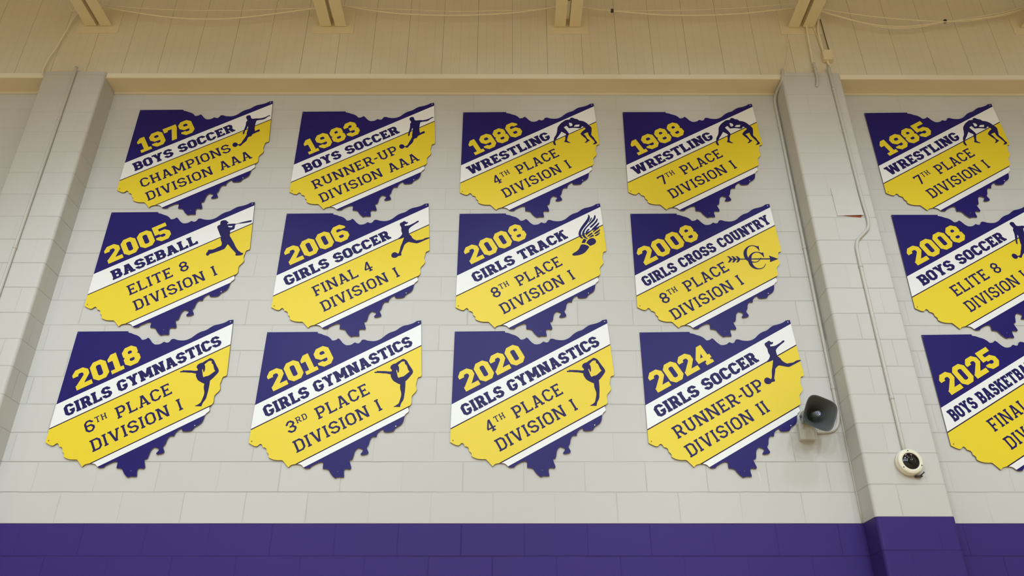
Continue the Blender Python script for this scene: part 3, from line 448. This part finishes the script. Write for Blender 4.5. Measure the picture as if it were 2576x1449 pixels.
'gymnast':[(0,[(812.0,-314.0),(817.6,-310.2),(831.3,-309.6),(826.1,-301.4),(834.1,-305.2),(853.2,-305.2),(886.0,-305.1),(907.7,-308.1),(929.5,-308.1),(935.7,-303.7),(932.8,-294.9),(923.7,-283.1),(921.1,-280.1),(924.1,-274.3),(923.7,-266.0),(931.7,-258.0),(943.0,-249.1),(956.8,-247.1),(971.1,-234.3),(990.9,-222.4),(1002.4,-212.0),(1013.4,-211.4),(1026.8,-217.9),(1037.4,-226.8),(1047.4,-244.6),(1062.6,-268.3),(1077.8,-290.4),(1086.3,-308.0),(1084.3,-319.7),(1072.3,-338.7),(1054.7,-362.0),(1043.1,-376.5),(1036.1,-380.9),(1037.7,-402.6),(1038.0,-431.3),(1037.7,-457.1),(1035.1,-485.7),(1033.3,-511.2),(1028.5,-525.4),(1018.2,-542.3),(1013.5,-556.4),(1012.0,-569.0),(1010.0,-572.7),(987.3,-572.1),(966.0,-571.8),(966.2,-569.0),(979.8,-562.0),(990.9,-553.6),(999.3,-546.5),(1004.0,-533.8),(1008.6,-511.2),(1013.5,-488.5),(1012.6,-468.6),(1005.6,-448.6),(1001.0,-431.4),(1000.5,-405.5),(987.7,-401.1),(966.6,-389.6),(948.1,-378.0),(936.8,-359.1),(929.3,-344.6),(928.5,-330.0),(912.3,-327.1),(896.2,-322.7),(874.4,-322.7),(852.7,-319.8),(830.9,-319.8),(817.2,-320.7),(811.9,-317.8)]),(1,[(968.4,-293.4),(965.9,-299.2),(967.6,-309.5),(973.7,-324.2),(978.2,-344.6),(985.8,-356.8),(998.3,-350.4),(1020.3,-345.2),(1037.4,-330.0),(1060.4,-308.0),(1051.3,-299.2),(1044.2,-280.1),(1035.8,-257.1),(1025.1,-252.1),(1022.3,-243.2),(1022.0,-232.2),(1012.5,-230.4),(1000.0,-232.8),(987.0,-246.2),(974.6,-260.1),(981.8,-269.8),(985.5,-289.0),(985.5,-306.6),(982.2,-318.3),(976.8,-316.8),(973.3,-303.6)])],
}
PLACE={'1979':(-3.145,3.4393,0.0023),'1983':(-1.7641,3.4244,0.0017),'1986':(-0.4002,3.4203,0.0018),'1988':(0.9556,3.4266,-0.0053),'2005':(-3.1408,2.3989,0.0011),'2006':(-1.7608,2.3895,0.001),'2008t':(-0.3997,2.3904,0.0007),'2008c':(0.9474,2.3929,-0.0031),'2018':(-3.1408,1.364,-0.0017),'2019':(-1.7654,1.3602,-0.0021),'2020':(-0.4037,1.3668,0.0004),'2024':(0.9407,1.3609,0.0032),'1985':(3.0139,3.4215,0.0054),'2008b':(3.0087,2.3866,-0.0087),'2025':(2.9925,1.343,0.0033)}
SPAN={'1979':[-0.121,0.343,-0.222,0.634,-0.219,0.532,-0.217,0.658],'1983':[-0.121,0.347,-0.22,0.63,-0.215,0.528,-0.214,0.649],'1986':[-0.119,0.341,-0.249,0.515,-0.112,0.483,-0.108,0.511],'1988':[-0.129,0.344,-0.261,0.521,-0.126,0.478,-0.126,0.509],'2005':[-0.146,0.352,-0.156,0.509,-0.086,0.376,-0.084,0.545],'2006':[-0.147,0.356,-0.237,0.629,-0.081,0.393,-0.078,0.542],'2008t':[-0.129,0.371,-0.176,0.64,-0.114,0.477,-0.118,0.5],'2008c':[-0.151,0.357,-0.249,0.932,-0.214,0.386,-0.218,0.413],'2018':[-0.119,0.345,-0.234,0.888,-0.142,0.458,-0.141,0.488],'2019':[-0.122,0.345,-0.234,0.89,-0.14,0.464,-0.143,0.491],'2020':[-0.138,0.35,-0.23,0.876,-0.14,0.451,-0.139,0.48],'2024':[-0.141,0.347,-0.239,0.628,-0.21,0.534,-0.211,0.462],'1985':[-0.122,0.362,-0.255,0.522,-0.111,0.5,-0.114,0.522],'2008b':[-0.131,0.378,-0.217,0.64,-0.06,0.406,-0.062,None],'2025':[-0.137,0.347,-0.259,None,-0.07,None,-0.065,None]}
# ------------------------------------------------------------------ sign artwork
TH = 0.509335                                                 # slope of the bands
CT, ST = math.cos(TH), math.sin(TH)
def uv2xz(u, v): return (u*CT-v*ST, u*ST+v*CT)
def fill(bm, loops, y):
    L = [[Vector((x, z, 0)) for x, z in lp] for lp in loops]
    flat = [p for lp in L for p in lp]; vs = [bm.verts.new((p.x, y, p.y)) for p in flat]
    for t in tessellate_polygon(L):
        try: f = bm.faces.new([vs[i] for i in t])
        except ValueError: continue
        f.normal_update()
        if f.normal.y > 0: f.normal_flip()
def smooth_loop(pts, it=1, keep=62.0):
    """round the traced points, leaving true corners sharp"""
    for _ in range(it):
        out = []; n = len(pts)
        for i in range(n):
            a, b, c = Vector(pts[i-1]), Vector(pts[i]), Vector(pts[(i+1) % n])
            d1, d2 = b-a, c-b
            ang = math.degrees(d1.angle(d2)) if d1.length > 1e-9 and d2.length > 1e-9 else 0
            if ang > keep or max(d1.length, d2.length) > 0.25: out.append(tuple(b))
            else:
                out.append(tuple(b.lerp(a, 0.25))); out.append(tuple(b.lerp(c, 0.25)))
        pts = out
    return pts
OUT = smooth_loop([(x/1000, z/1000) for x, z in OUTLINE])
YF, YB = -.0125, -.004                                        # front and back of the board
bm = bmesh.new(); n = len(OUT); fill(bm, [OUT], YF); 
for f in bm.faces: f.material_index = 0
vb = [bm.verts.new((x, YB, z)) for x, z in OUT]; vf = [bm.verts.new((x, YF, z)) for x, z in OUT]
for i in range(n):
    f = bm.faces.new([vf[i-1], vf[i], vb[i], vb[i-1]]); f.material_index = 1
g = bmesh.new(); fill(g, [OUT], YB); bmesh.ops.reverse_faces(g, faces=g.faces)
me_ = bpy.data.meshes.new('t'); g.to_mesh(me_); g.free(); bm.from_mesh(me_); bpy.data.meshes.remove(me_)
bmesh.ops.remove_doubles(bm, verts=bm.verts, dist=1e-5)
bmesh.ops.recalc_face_normals(bm, faces=bm.faces)
def mesh_of(name, bm, mats):
    me = bpy.data.meshes.new(name); bm.normal_update(); bm.to_mesh(me); bm.free()
    for m in mats: me.materials.append(m)
    return me
PANEL = mesh_of('panel', bm, [M['purple'], M['edge']])
def band(name, v0, v1, y, mat):
    bm = bmesh.new(); fill(bm, [OUT], y)
    for v, clear_up in ((v1, True), (v0, False)):
        x, z = uv2xz(0, v)
        bmesh.ops.bisect_plane(bm, geom=bm.verts[:]+bm.edges[:]+bm.faces[:], plane_co=(x, 0, z), plane_no=(-ST, 0, CT), clear_outer=clear_up, clear_inner=not clear_up)
    return mesh_of(name, bm, [mat])
V1, V2, V3, V4 = -.4922, -.6457, -1.0193, -1.0644
BANDS = [('white_band', band('white_band', V2, V1, YF-.0004, M['white'])), ('yellow_band', band('yellow_band', V3, V2, YF-.0004, M['yellow'])),
         ('white_stripe', band('white_stripe', V4, V3, YF-.0004, M['white'])), ('pinstripe', band('pinstripe', V2-.0037, V2+.0037, YF-.0007, M['pin'])), ('pinstripe', band('pinstripe', V3-.0037, V3+.0037, YF-.0007, M['pin']))]
def screw_mesh(mat): return mesh_of('screw', lathe(bmesh.new(), [(.0048, .0), (.0045, .0014), (.002, .0024)], (0, 0, 0), (0, -1, 0), 12), [mat])
S_BARE, S_PURPLE, S_YELLOW = screw_mesh(M['screw']), screw_mesh(M['screw_p']), screw_mesh(M['screw_y'])
SCREWS = [(.016, -.019, S_PURPLE), (1.103, .077, S_BARE), (.627, -1.026, S_PURPLE), (.991, -.711, S_BARE), (.023, -.819, S_YELLOW)]

# ---- slab lettering built from bars and chamfered rings (unit cap height)
def glyphs(P):
    w, b, c, s, t = P['w'], P['b'], P['c'], P['s'], P['t']
    def R(x0, y0, x1, y1): return [(x0, y0), (x1, y0), (x1, y1), (x0, y1)]
    def octo(x0, y0, x1, y1, c):
        return [(x0+c, y0), (x1-c, y0), (x1, y0+c), (x1, y1-c), (x1-c, y1), (x0+c, y1), (x0, y1-c), (x0, y0+c)]
    def ring(x0, y0, x1, y1, segs, c=c, w=w, b=b):
        ci = max(.012, c-.293*(w+b)); o = octo(x0, y0, x1, y1, c); i = octo(x0+w, y0+b, x1-w, y1-b, ci)
        return [[o[k], o[(k+1) % 8], i[(k+1) % 8], i[k]] for k in segs]
    def bowl(x0, y0, x1, y1, c):                                # right-hand bowl closed on the left by a stem
        r = ring(x0-c-w, y0, x1, y1, (1, 2, 3), c)
        return r+[R(x0, y0, x1-c+.001, y0+b), R(x0, y1-b, x1-c+.001, y1)]
    def stem(x, top=True, bot=True, l=True, r=True):
        q = [R(x, 0, x+w, 1)]
        if bot: q.append(R(x-(s if l else 0), 0, x+w+(s if r else 0), t))
        if top: q.append(R(x-(s if l else 0), 1-t, x+w+(s if r else 0), 1))
        return q
    def slab(x0, x1, y): return R(x0, y, x1, y+t)
    D = P['dw']; Wd = P['W']; m = .5-b/2; M_ = .5+b/2
    G = {}
    hs = P['stub']
    # digits
    x = D
    G['0'] = (ring(0, 0, x, 1, range(8)), x)
    G['8'] = (ring(.02, m-.01, x-.02, 1, range(8))+ring(0, 0, x, M_+.01, range(8)), x)
    G['3'] = (ring(.02, m, x-.02, 1, (1, 2, 3, 4, 5))+ring(0, 0, x, M_, (0, 1, 2, 3, 7))+[R(.02, 1-c-hs, .02+w, 1-c), R(0, c, w, c+hs), R(x*.34, m, x-c, M_)], x)
    G['2'] = (ring(0, .38, x, 1, (3, 4, 5))+[R(0, 1-c-hs*1.1, w, 1-c), R(x-w, .60, x, 1-c), [(x-w, .62), (x, .62), (x, .585), (w*1.55, b), (0, b), (0, b*.85)], R(0, 0, x, b)], x)
    G['4'] = ([R(x*.52, 0, x*.52+w, 1), R(0, .24, x, .24+b*.86), R(x*.52-s*1.2, 0, x*.52+w+s*1.2, t*.8), [(0, .24+b*.4), (0, .24+b*1.1), (x*.52, 1), (x*.52+w*.5, 1), (x*.52, 1-w*1.5), (w*.85, .24+b*.8), (w*.5, .24+b*.4)]], x)
    G['5'] = ([R(0, 1-b, x*.94, 1), R(0, .46, w, 1), R(w*.9, .62-b, x-c, .62)]+ring(0, 0, x, .62, (0, 1, 2, 3, 7))+[R(0, c, w, c+hs*.8), [(0, .46), (w, .46), (w*.9+.02, .62), (0, .62)]], x)
    G['6'] = (ring(0, 0, x, 1, (0, 1, 3, 4, 5, 6, 7))+[R(x-w, 1-c-hs*.8, x, 1-c)]+ring(0, 0, x, .62, (2, 3, 4))+[R(w*.8, .62-b, x-c, .62), R(x-w, c, x, .62-c)], x)
    G['9'] = ([[(x-px_, 1-py_) for px_, py_ in q] for q in G['6'][0]], x)
    G['7'] = ([R(0, 1-b, x, 1), R(0, 1-b-hs*.7, w*.8, 1), [(x-w*1.15, 1-b), (x, 1-b*.9), (x*.28+w*1.1, 0), (x*.28, 0)]], x)
    x1 = D*.80; xs = x1*.34
    G['1'] = ([R(xs, 0, xs+w, 1), R(0, 0, x1, t*1.02), [(xs, 1), (xs+.02, 1), (xs+.02, .66), (0, .66), (0, .80)]], x1)
    # letters
    W_ = Wd
    G['O'] = (ring(0, 0, W_, 1, range(8)), W_)
    G['C'] = (ring(0, 0, W_, 1, (0, 1, 3, 4, 5, 6, 7))+[R(W_-w, c, W_, c+hs), R(W_-w, 1-c-hs, W_, 1-c)], W_)
    G['G'] = (ring(0, 0, W_, 1, (0, 1, 3, 4, 5, 6, 7))+[R(W_-w, c, W_, .50), R(W_*.52, .50-b*.85, W_+s*.4, .50), R(W_-w, 1-c-hs, W_, 1-c)], W_+s*.4)
    G['S'] = (ring(.01, m, W_-.01, 1, (3, 4, 5, 6, 7))+ring(0, 0, W_, M_, (0, 1, 2, 3, 7))+[R(c*.9, m, W_-c*.9, M_), R(W_-.01-w, 1-c-hs, W_-.01, 1-c), R(0, c, w, c+hs)], W_)
    e = s
    G['B'] = ([R(0, 0, e+w, t), R(0, 1-t, e+w, 1), R(e, 0, e+w, 1)]+bowl(e+w*.5, m, W_*.98, 1, c*.85)+bowl(e+w*.5, 0, W_*1.02, M_, c*.85), W_*1.02)
    G['D'] = ([R(0, 0, e+w, t), R(0, 1-t, e+w, 1), R(e, 0, e+w, 1)]+bowl(e+w*.5, 0, W_*1.03, 1, c), W_*1.03)
    G['P'] = ([R(0, 1-t, e+w, 1), R(e, 0, e+w, 1), R(0, 0, e+w+s*1.6, t)]+bowl(e+w*.5, .36, W_*1.0, 1, c*.9), W_*1.0)
    lx = W_*1.08
    G['R'] = ([R(0, 1-t, e+w, 1), R(e, 0, e+w, 1), R(0, 0, e+w+s, t), [(W_*.46, .44), (W_*.46+w*1.1, .50), (lx-s*.4, 0), (lx-s*.4-w*1.1, 0)], R(lx-w*1.0-s, 0, lx, t)]+bowl(e+w*.5, .38, W_*.98, 1, c*.85), lx)
    ew = W_*.93
    G['E'] = ([R(0, 0, e+w, t), R(0, 1-t, e+w, 1), R(e, 0, e+w, 1), R(e, 0, ew, b), R(e, 1-b, ew*.97, 1), R(e, .5-b/2, ew*.74, .5+b/2), R(ew-w*.62, 0, ew, b+hs*.62), R(ew*.97-w*.62, 1-b-hs*.62, ew*.97, 1), R(ew*.74-w*.4, .5-b*.5-.06, ew*.74, .5+b*.5+.06)], ew)
    G['F'] = ([R(0, 1-t, e+w, 1), R(e, 0, e+w, 1), R(0, 0, e+w+s*1.4, t), R(e, 1-b, ew*.97, 1), R(e, .46-b/2, ew*.74, .46+b/2), R(ew*.97-w*.62, 1-b-hs*.62, ew*.97, 1), R(ew*.74-w*.4, .46-b*.5-.06, ew*.74, .46+b*.5+.06)], ew*.97)
    G['L'] = (stem(e)+[R(e, 0, ew, b), R(ew-w*.62, 0, ew, b+hs*.8)], ew)
    G['I'] = (stem(s), w+2*s)
    hw = W_*1.12
    G['H'] = (stem(s)+stem(hw-s-w)+[R(s, .5-b/2, hw-s, .5+b/2)], hw)
    nw = W_*1.20
    G['N'] = (stem(s, bot=True, top=False)+stem(nw-s-w*.92, bot=False, top=True)+[R(0, 1-t, s+w, 1), [(s+.0, 1), (s+w*1.1, 1), (nw-s, 0), (nw-s-w*1.1, 0)]], nw)
    mw = W_*1.42
    G['M'] = (stem(s, top=False)+stem(mw-s-w, top=False)+[R(0, 1-t, s+w, 1), R(mw-s-w, 1-t, mw, 1), [(s, 1), (s+w*1.05, 1), (mw/2+w*.5, .22), (mw/2-w*.5, .22)], [(mw-s, 1), (mw-s-w*1.05, 1), (mw/2-w*.5, .22), (mw/2+w*.5, .22)]], mw)
    aw = W_*1.18; q = w*1.05
    G['A'] = ([[(s*.9, 0), (s*.9+w*.95, 0), (aw/2+q*.25, 1), (aw/2-q*.65, 1)], [(aw-s*.9-w*1.08, 0), (aw-s*.9, 0), (aw/2+q*.55, 1), (aw/2-q*.50, 1)], R(aw*.24, .24, aw*.76, .24+b*.8),
               R(0, 0, w+2*s*.9, t), R(aw-w*1.08-2*s*.9, 0, aw, t), R(aw/2-q*.65-s*.8, 1-t*.85, aw/2+q*.3, 1)], aw)
    vw = W_*1.16
    G['V'] = ([[(s*.9, 1), (s*.9+w*1.08, 1), (vw/2+q*.45, 0), (vw/2-q*.55, 0)], [(vw-s*.9-w*.95, 1), (vw-s*.9, 1), (vw/2+q*.55, 0), (vw/2-q*.30, 0)], R(0, 1-t, w+2*s*.9, 1), R(vw-w-2*s*.9, 1-t, vw, 1), R(vw/2-q*.5, 0, vw/2+q*.6+s*.5, t*.85)], vw)
    yw = W_*1.14
    G['Y'] = ([[(s, 1), (s+w*1.05, 1), (yw/2+w*.5, .40), (yw/2-w*.5, .42)], [(yw-s, 1), (yw-s-w*.95, 1), (yw/2-w*.5, .40), (yw/2+w*.5, .42)], R(yw/2-w/2, 0, yw/2+w/2, .46), R(0, 1-t, w+2*s, 1), R(yw-w-2*s, 1-t, yw, 1), R(yw/2-w/2-s, 0, yw/2+w/2+s, t)], yw)
    ww = W_*1.66
    G['W'] = ([[(s, 1), (s+w, 1), (ww*.29+w*.5, 0), (ww*.29-w*.5, 0)], [(ww*.5-w*.45, .86), (ww*.5+w*.45, .86), (ww*.29+w*.5, 0), (ww*.29-w*.4, 0)], [(ww*.5-w*.45, .86), (ww*.5+w*.45, .86), (ww*.71+w*.4, 0), (ww*.71-w*.5, 0)], [(ww-s-w, 1), (ww-s, 1), (ww*.71+w*.5, 0), (ww*.71-w*.5, 0)],
               R(0, 1-t, w+2*s, 1), R(ww-w-2*s, 1-t, ww, 1), R(ww*.5-w*.55, 1-t*1.1, ww*.5+w*.55, 1)], ww)
    tw = W_*1.02
    G['T'] = (stem(tw/2-w/2, top=False)+[R(0, 1-b, tw, 1), R(0, 1-b-hs*.7, w*.6, 1), R(tw-w*.6, 1-b-hs*.7, tw, 1)], tw)
    uw = W_*1.10
    G['U'] = (ring(s, 0, uw-s, 1.2, (0, 1, 7))+[R(s, c, s+w, 1), R(uw-s-w, c, uw-s, 1), R(0, 1-t, w+2*s, 1), R(uw-w-2*s, 1-t, uw, 1)], uw)
    kw = W_*1.18
    G['K'] = (stem(s)+[[(s+w*.9, .34), (s+w*.9, .34+w*1.35), (kw-s-w*.95, 1), (kw-s, 1)], [(s+w*1.3, .62), (s+w*2.1, .78), (kw-s*.6, 0), (kw-s*.6-w*1.15, 0)], R(kw-w-2*s, 1-t, kw-s*.2, 1), R(kw-w*1.1-2*s, 0, kw, t)], kw)
    G['-'] = ([R(0, .40, .30, .40+b)], .30)
    G[' '] = ([], P['space'])
    return G
FONT = {'year': (dict(w=.248, b=.225, c=.19, s=.06, t=.19, dw=.72, W=.70, stub=.13, space=.3, track=.075)),
        'sport': (dict(w=.265, b=.205, c=.20, s=.055, t=.185, dw=.72, W=.74, stub=.115, space=.36, track=.055)),
        'light': (dict(w=.158, b=.135, c=.20, s=.068, t=.125, dw=.68, W=.72, stub=.09, space=.40, track=.135))}
GL = {k: glyphs(p) for k, p in FONT.items()}
def layout(text, font):
    """list of (polygons scaled and shifted in cap-height units), total width; ^..^ marks a raised small part"""
    P = FONT[font]; G = GL[font]; x = 0.0; out = []; small = False; first = True
    for ch in text:
        if ch == '^':
            small = not small
            if not small: x += .04
            continue
        k, dy = (.50, .50) if small else (1.0, 0.0)
        polys, wd = G[ch]
        if ch == ' ': out.append(None)
        for pl in polys: out.append([(x+a*k, dy+b*k) for a, b in pl])
        x += (wd+P['track']*(1.25 if small else 1))*k
    return out, x-P['track']
def lettering(name, text, font, u0, u1, v0, h, mat, parent):
    polys, wd = layout(text, font)
    sx = h if u1 is None else (u1-u0)/wd
    words, cut = [[]], 0
    for pl in polys:
        if pl is None: words.append([])
        else: words[-1].append(pl)
    for wpl in words:                                          # one mesh per word; strokes stacked by hairs so they never share a plane
        bm = bmesh.new()
        for i, pl in enumerate(wpl):
            fill(bm, [[uv2xz(u0+a*sx, v0+b*h) for a, b in pl]], YF-.0010-.000012*(i % 29))
        o = obj(name, bm, mat, parent)
def ratio(text, font, u0, u1, h): return (u1-u0)/layout(text, font)[1]/h
SIL_MESH = {}
for k, polys in SILHOUETTE.items():
    bm = bmesh.new(); i = 0
    while i < len(polys):
        loops = [smooth_loop([(x/1000, z/1000) for x, z in polys[i][1]])]; i += 1
        while i < len(polys) and polys[i][0] == 1:
            loops.append(smooth_loop([(x/1000, z/1000) for x, z in polys[i][1]])); i += 1
        fill(bm, loops, YF-.0012-.000015*i)
    SIL_MESH[k] = mesh_of(k, bm, [M['ink']])
def mesh_obj(name, me, parent, loc=(0, 0, 0)):
    o = bpy.data.objects.new(name, me); COL.objects.link(o); o.parent = parent; o.location = loc; return o
SIGNS = [('1979', '1979', 'BOYS SOCCER', 'CHAMPIONS', 'DIVISION AAA', 'boys_soccer', 'boys soccer champions, division AAA, with kicking player'),
 ('1983', '1983', 'BOYS SOCCER', 'RUNNER-UP', 'DIVISION AAA', 'boys_soccer', 'boys soccer runner-up, division AAA, with kicking player'),
 ('1986', '1986', 'WRESTLING', '4^TH^ PLACE', 'DIVISION I', 'wrestling', 'wrestling 4th place, with two locked wrestlers'),
 ('1988', '1988', 'WRESTLING', '7^TH^ PLACE', 'DIVISION I', 'wrestling', 'wrestling 7th place, with two locked wrestlers'),
 ('2005', '2005', 'BASEBALL', 'ELITE 8', 'DIVISION I', 'baseball', 'baseball elite 8, with swinging batter'),
 ('2006', '2006', 'GIRLS SOCCER', 'FINAL 4', 'DIVISION I', 'girls_soccer', 'girls soccer final 4, with kicking girl'),
 ('2008t', '2008', 'GIRLS TRACK', '8^TH^ PLACE', 'DIVISION I', 'winged_foot', 'girls track 8th place, with winged foot'),
 ('2008c', '2008', 'GIRLS CROSS COUNTRY', '8^TH^ PLACE', 'DIVISION I', 'arrow', 'girls cross country 8th place, with CC arrow'),
 ('2018', '2018', 'GIRLS GYMNASTICS', '6^TH^ PLACE', 'DIVISION I', 'gymnast', 'girls gymnastics 6th place, with balancing gymnast'),
 ('2019', '2019', 'GIRLS GYMNASTICS', '3^RD^ PLACE', 'DIVISION I', 'gymnast', 'girls gymnastics 3rd place, with balancing gymnast'),
 ('2020', '2020', 'GIRLS GYMNASTICS', '4^TH^ PLACE', 'DIVISION I', 'gymnast', 'girls gymnastics 4th place, with balancing gymnast'),
 ('2024', '2024', 'GIRLS SOCCER', 'RUNNER-UP', 'DIVISION II', 'girls_soccer', 'girls soccer runner-up, division II, with kicking girl'),
 ('1985', '1985', 'WRESTLING', '7^TH^ PLACE', 'DIVISION I', 'wrestling', 'wrestling 7th place, with two locked wrestlers'),
 ('2008b', '2008', 'BOYS SOCCER', 'ELITE 8', 'DIVISION I', 'boys_soccer', 'boys soccer elite 8, cut off by the right edge'),
 ('2025', '2025', 'BOYS BASKETBALL', 'FINAL', 'DIVISION', None, 'boys basketball, cut off by the right edge'),
 ('edge', None, None, None, None, None, None)]
HY, HS, HL = .154, .0865, .0885
GROUP = 'state-shaped award signs on the block wall'
for key, year, sport, l1, l2, sil, lab in SIGNS:
    if key == 'edge':
        t = empty('award_sign', (4.392, 0, 3.427), 'navy sign corner just entering at the far right edge, level with the 1985 sign', 'sign', GROUP)
    else:
        x, z, r = PLACE[key]
        t = empty('award_sign', (x, 0, z), 'state-shaped sign reading '+year+' '+lab, 'sign', GROUP, -r)
    mesh_obj('panel', PANEL, t)
    for nm, me in BANDS: mesh_obj(nm, me, t)
    for sx, sz, sm in SCREWS: mesh_obj('screw', sm, t, (sx, YF-.0008, sz))
    if key == 'edge': continue
    S = SPAN[key]
    lettering('year_numerals', year, 'year', S[0], S[1], -.459, HY, M['yellow'], t)
    sr = HS*.86 if S[3] is None else None
    def put(nm, tx, font, u0, u1, v, h, mat, k):
        if u1 is None: u1 = u0+layout(tx, font)[1]*h*k
        return lettering(nm, tx, font, u0, u1, v, h, mat, t)
    put('sport_lettering', sport, 'sport', S[2], S[3], -.6155, HS, M['ink'], .82)
    put('result_lettering', l1, 'light', S[4], S[5], -.803, HL, M['ink'], 1.0)
    put('division_lettering', l2, 'light', S[6], S[7], -.951, HL, M['ink'], 1.0)
    if sil: mesh_obj({'winged_foot': 'winged_foot_emblem', 'arrow': 'arrow_emblem'}.get(sil, 'athlete_silhouette'), SIL_MESH[sil], t)
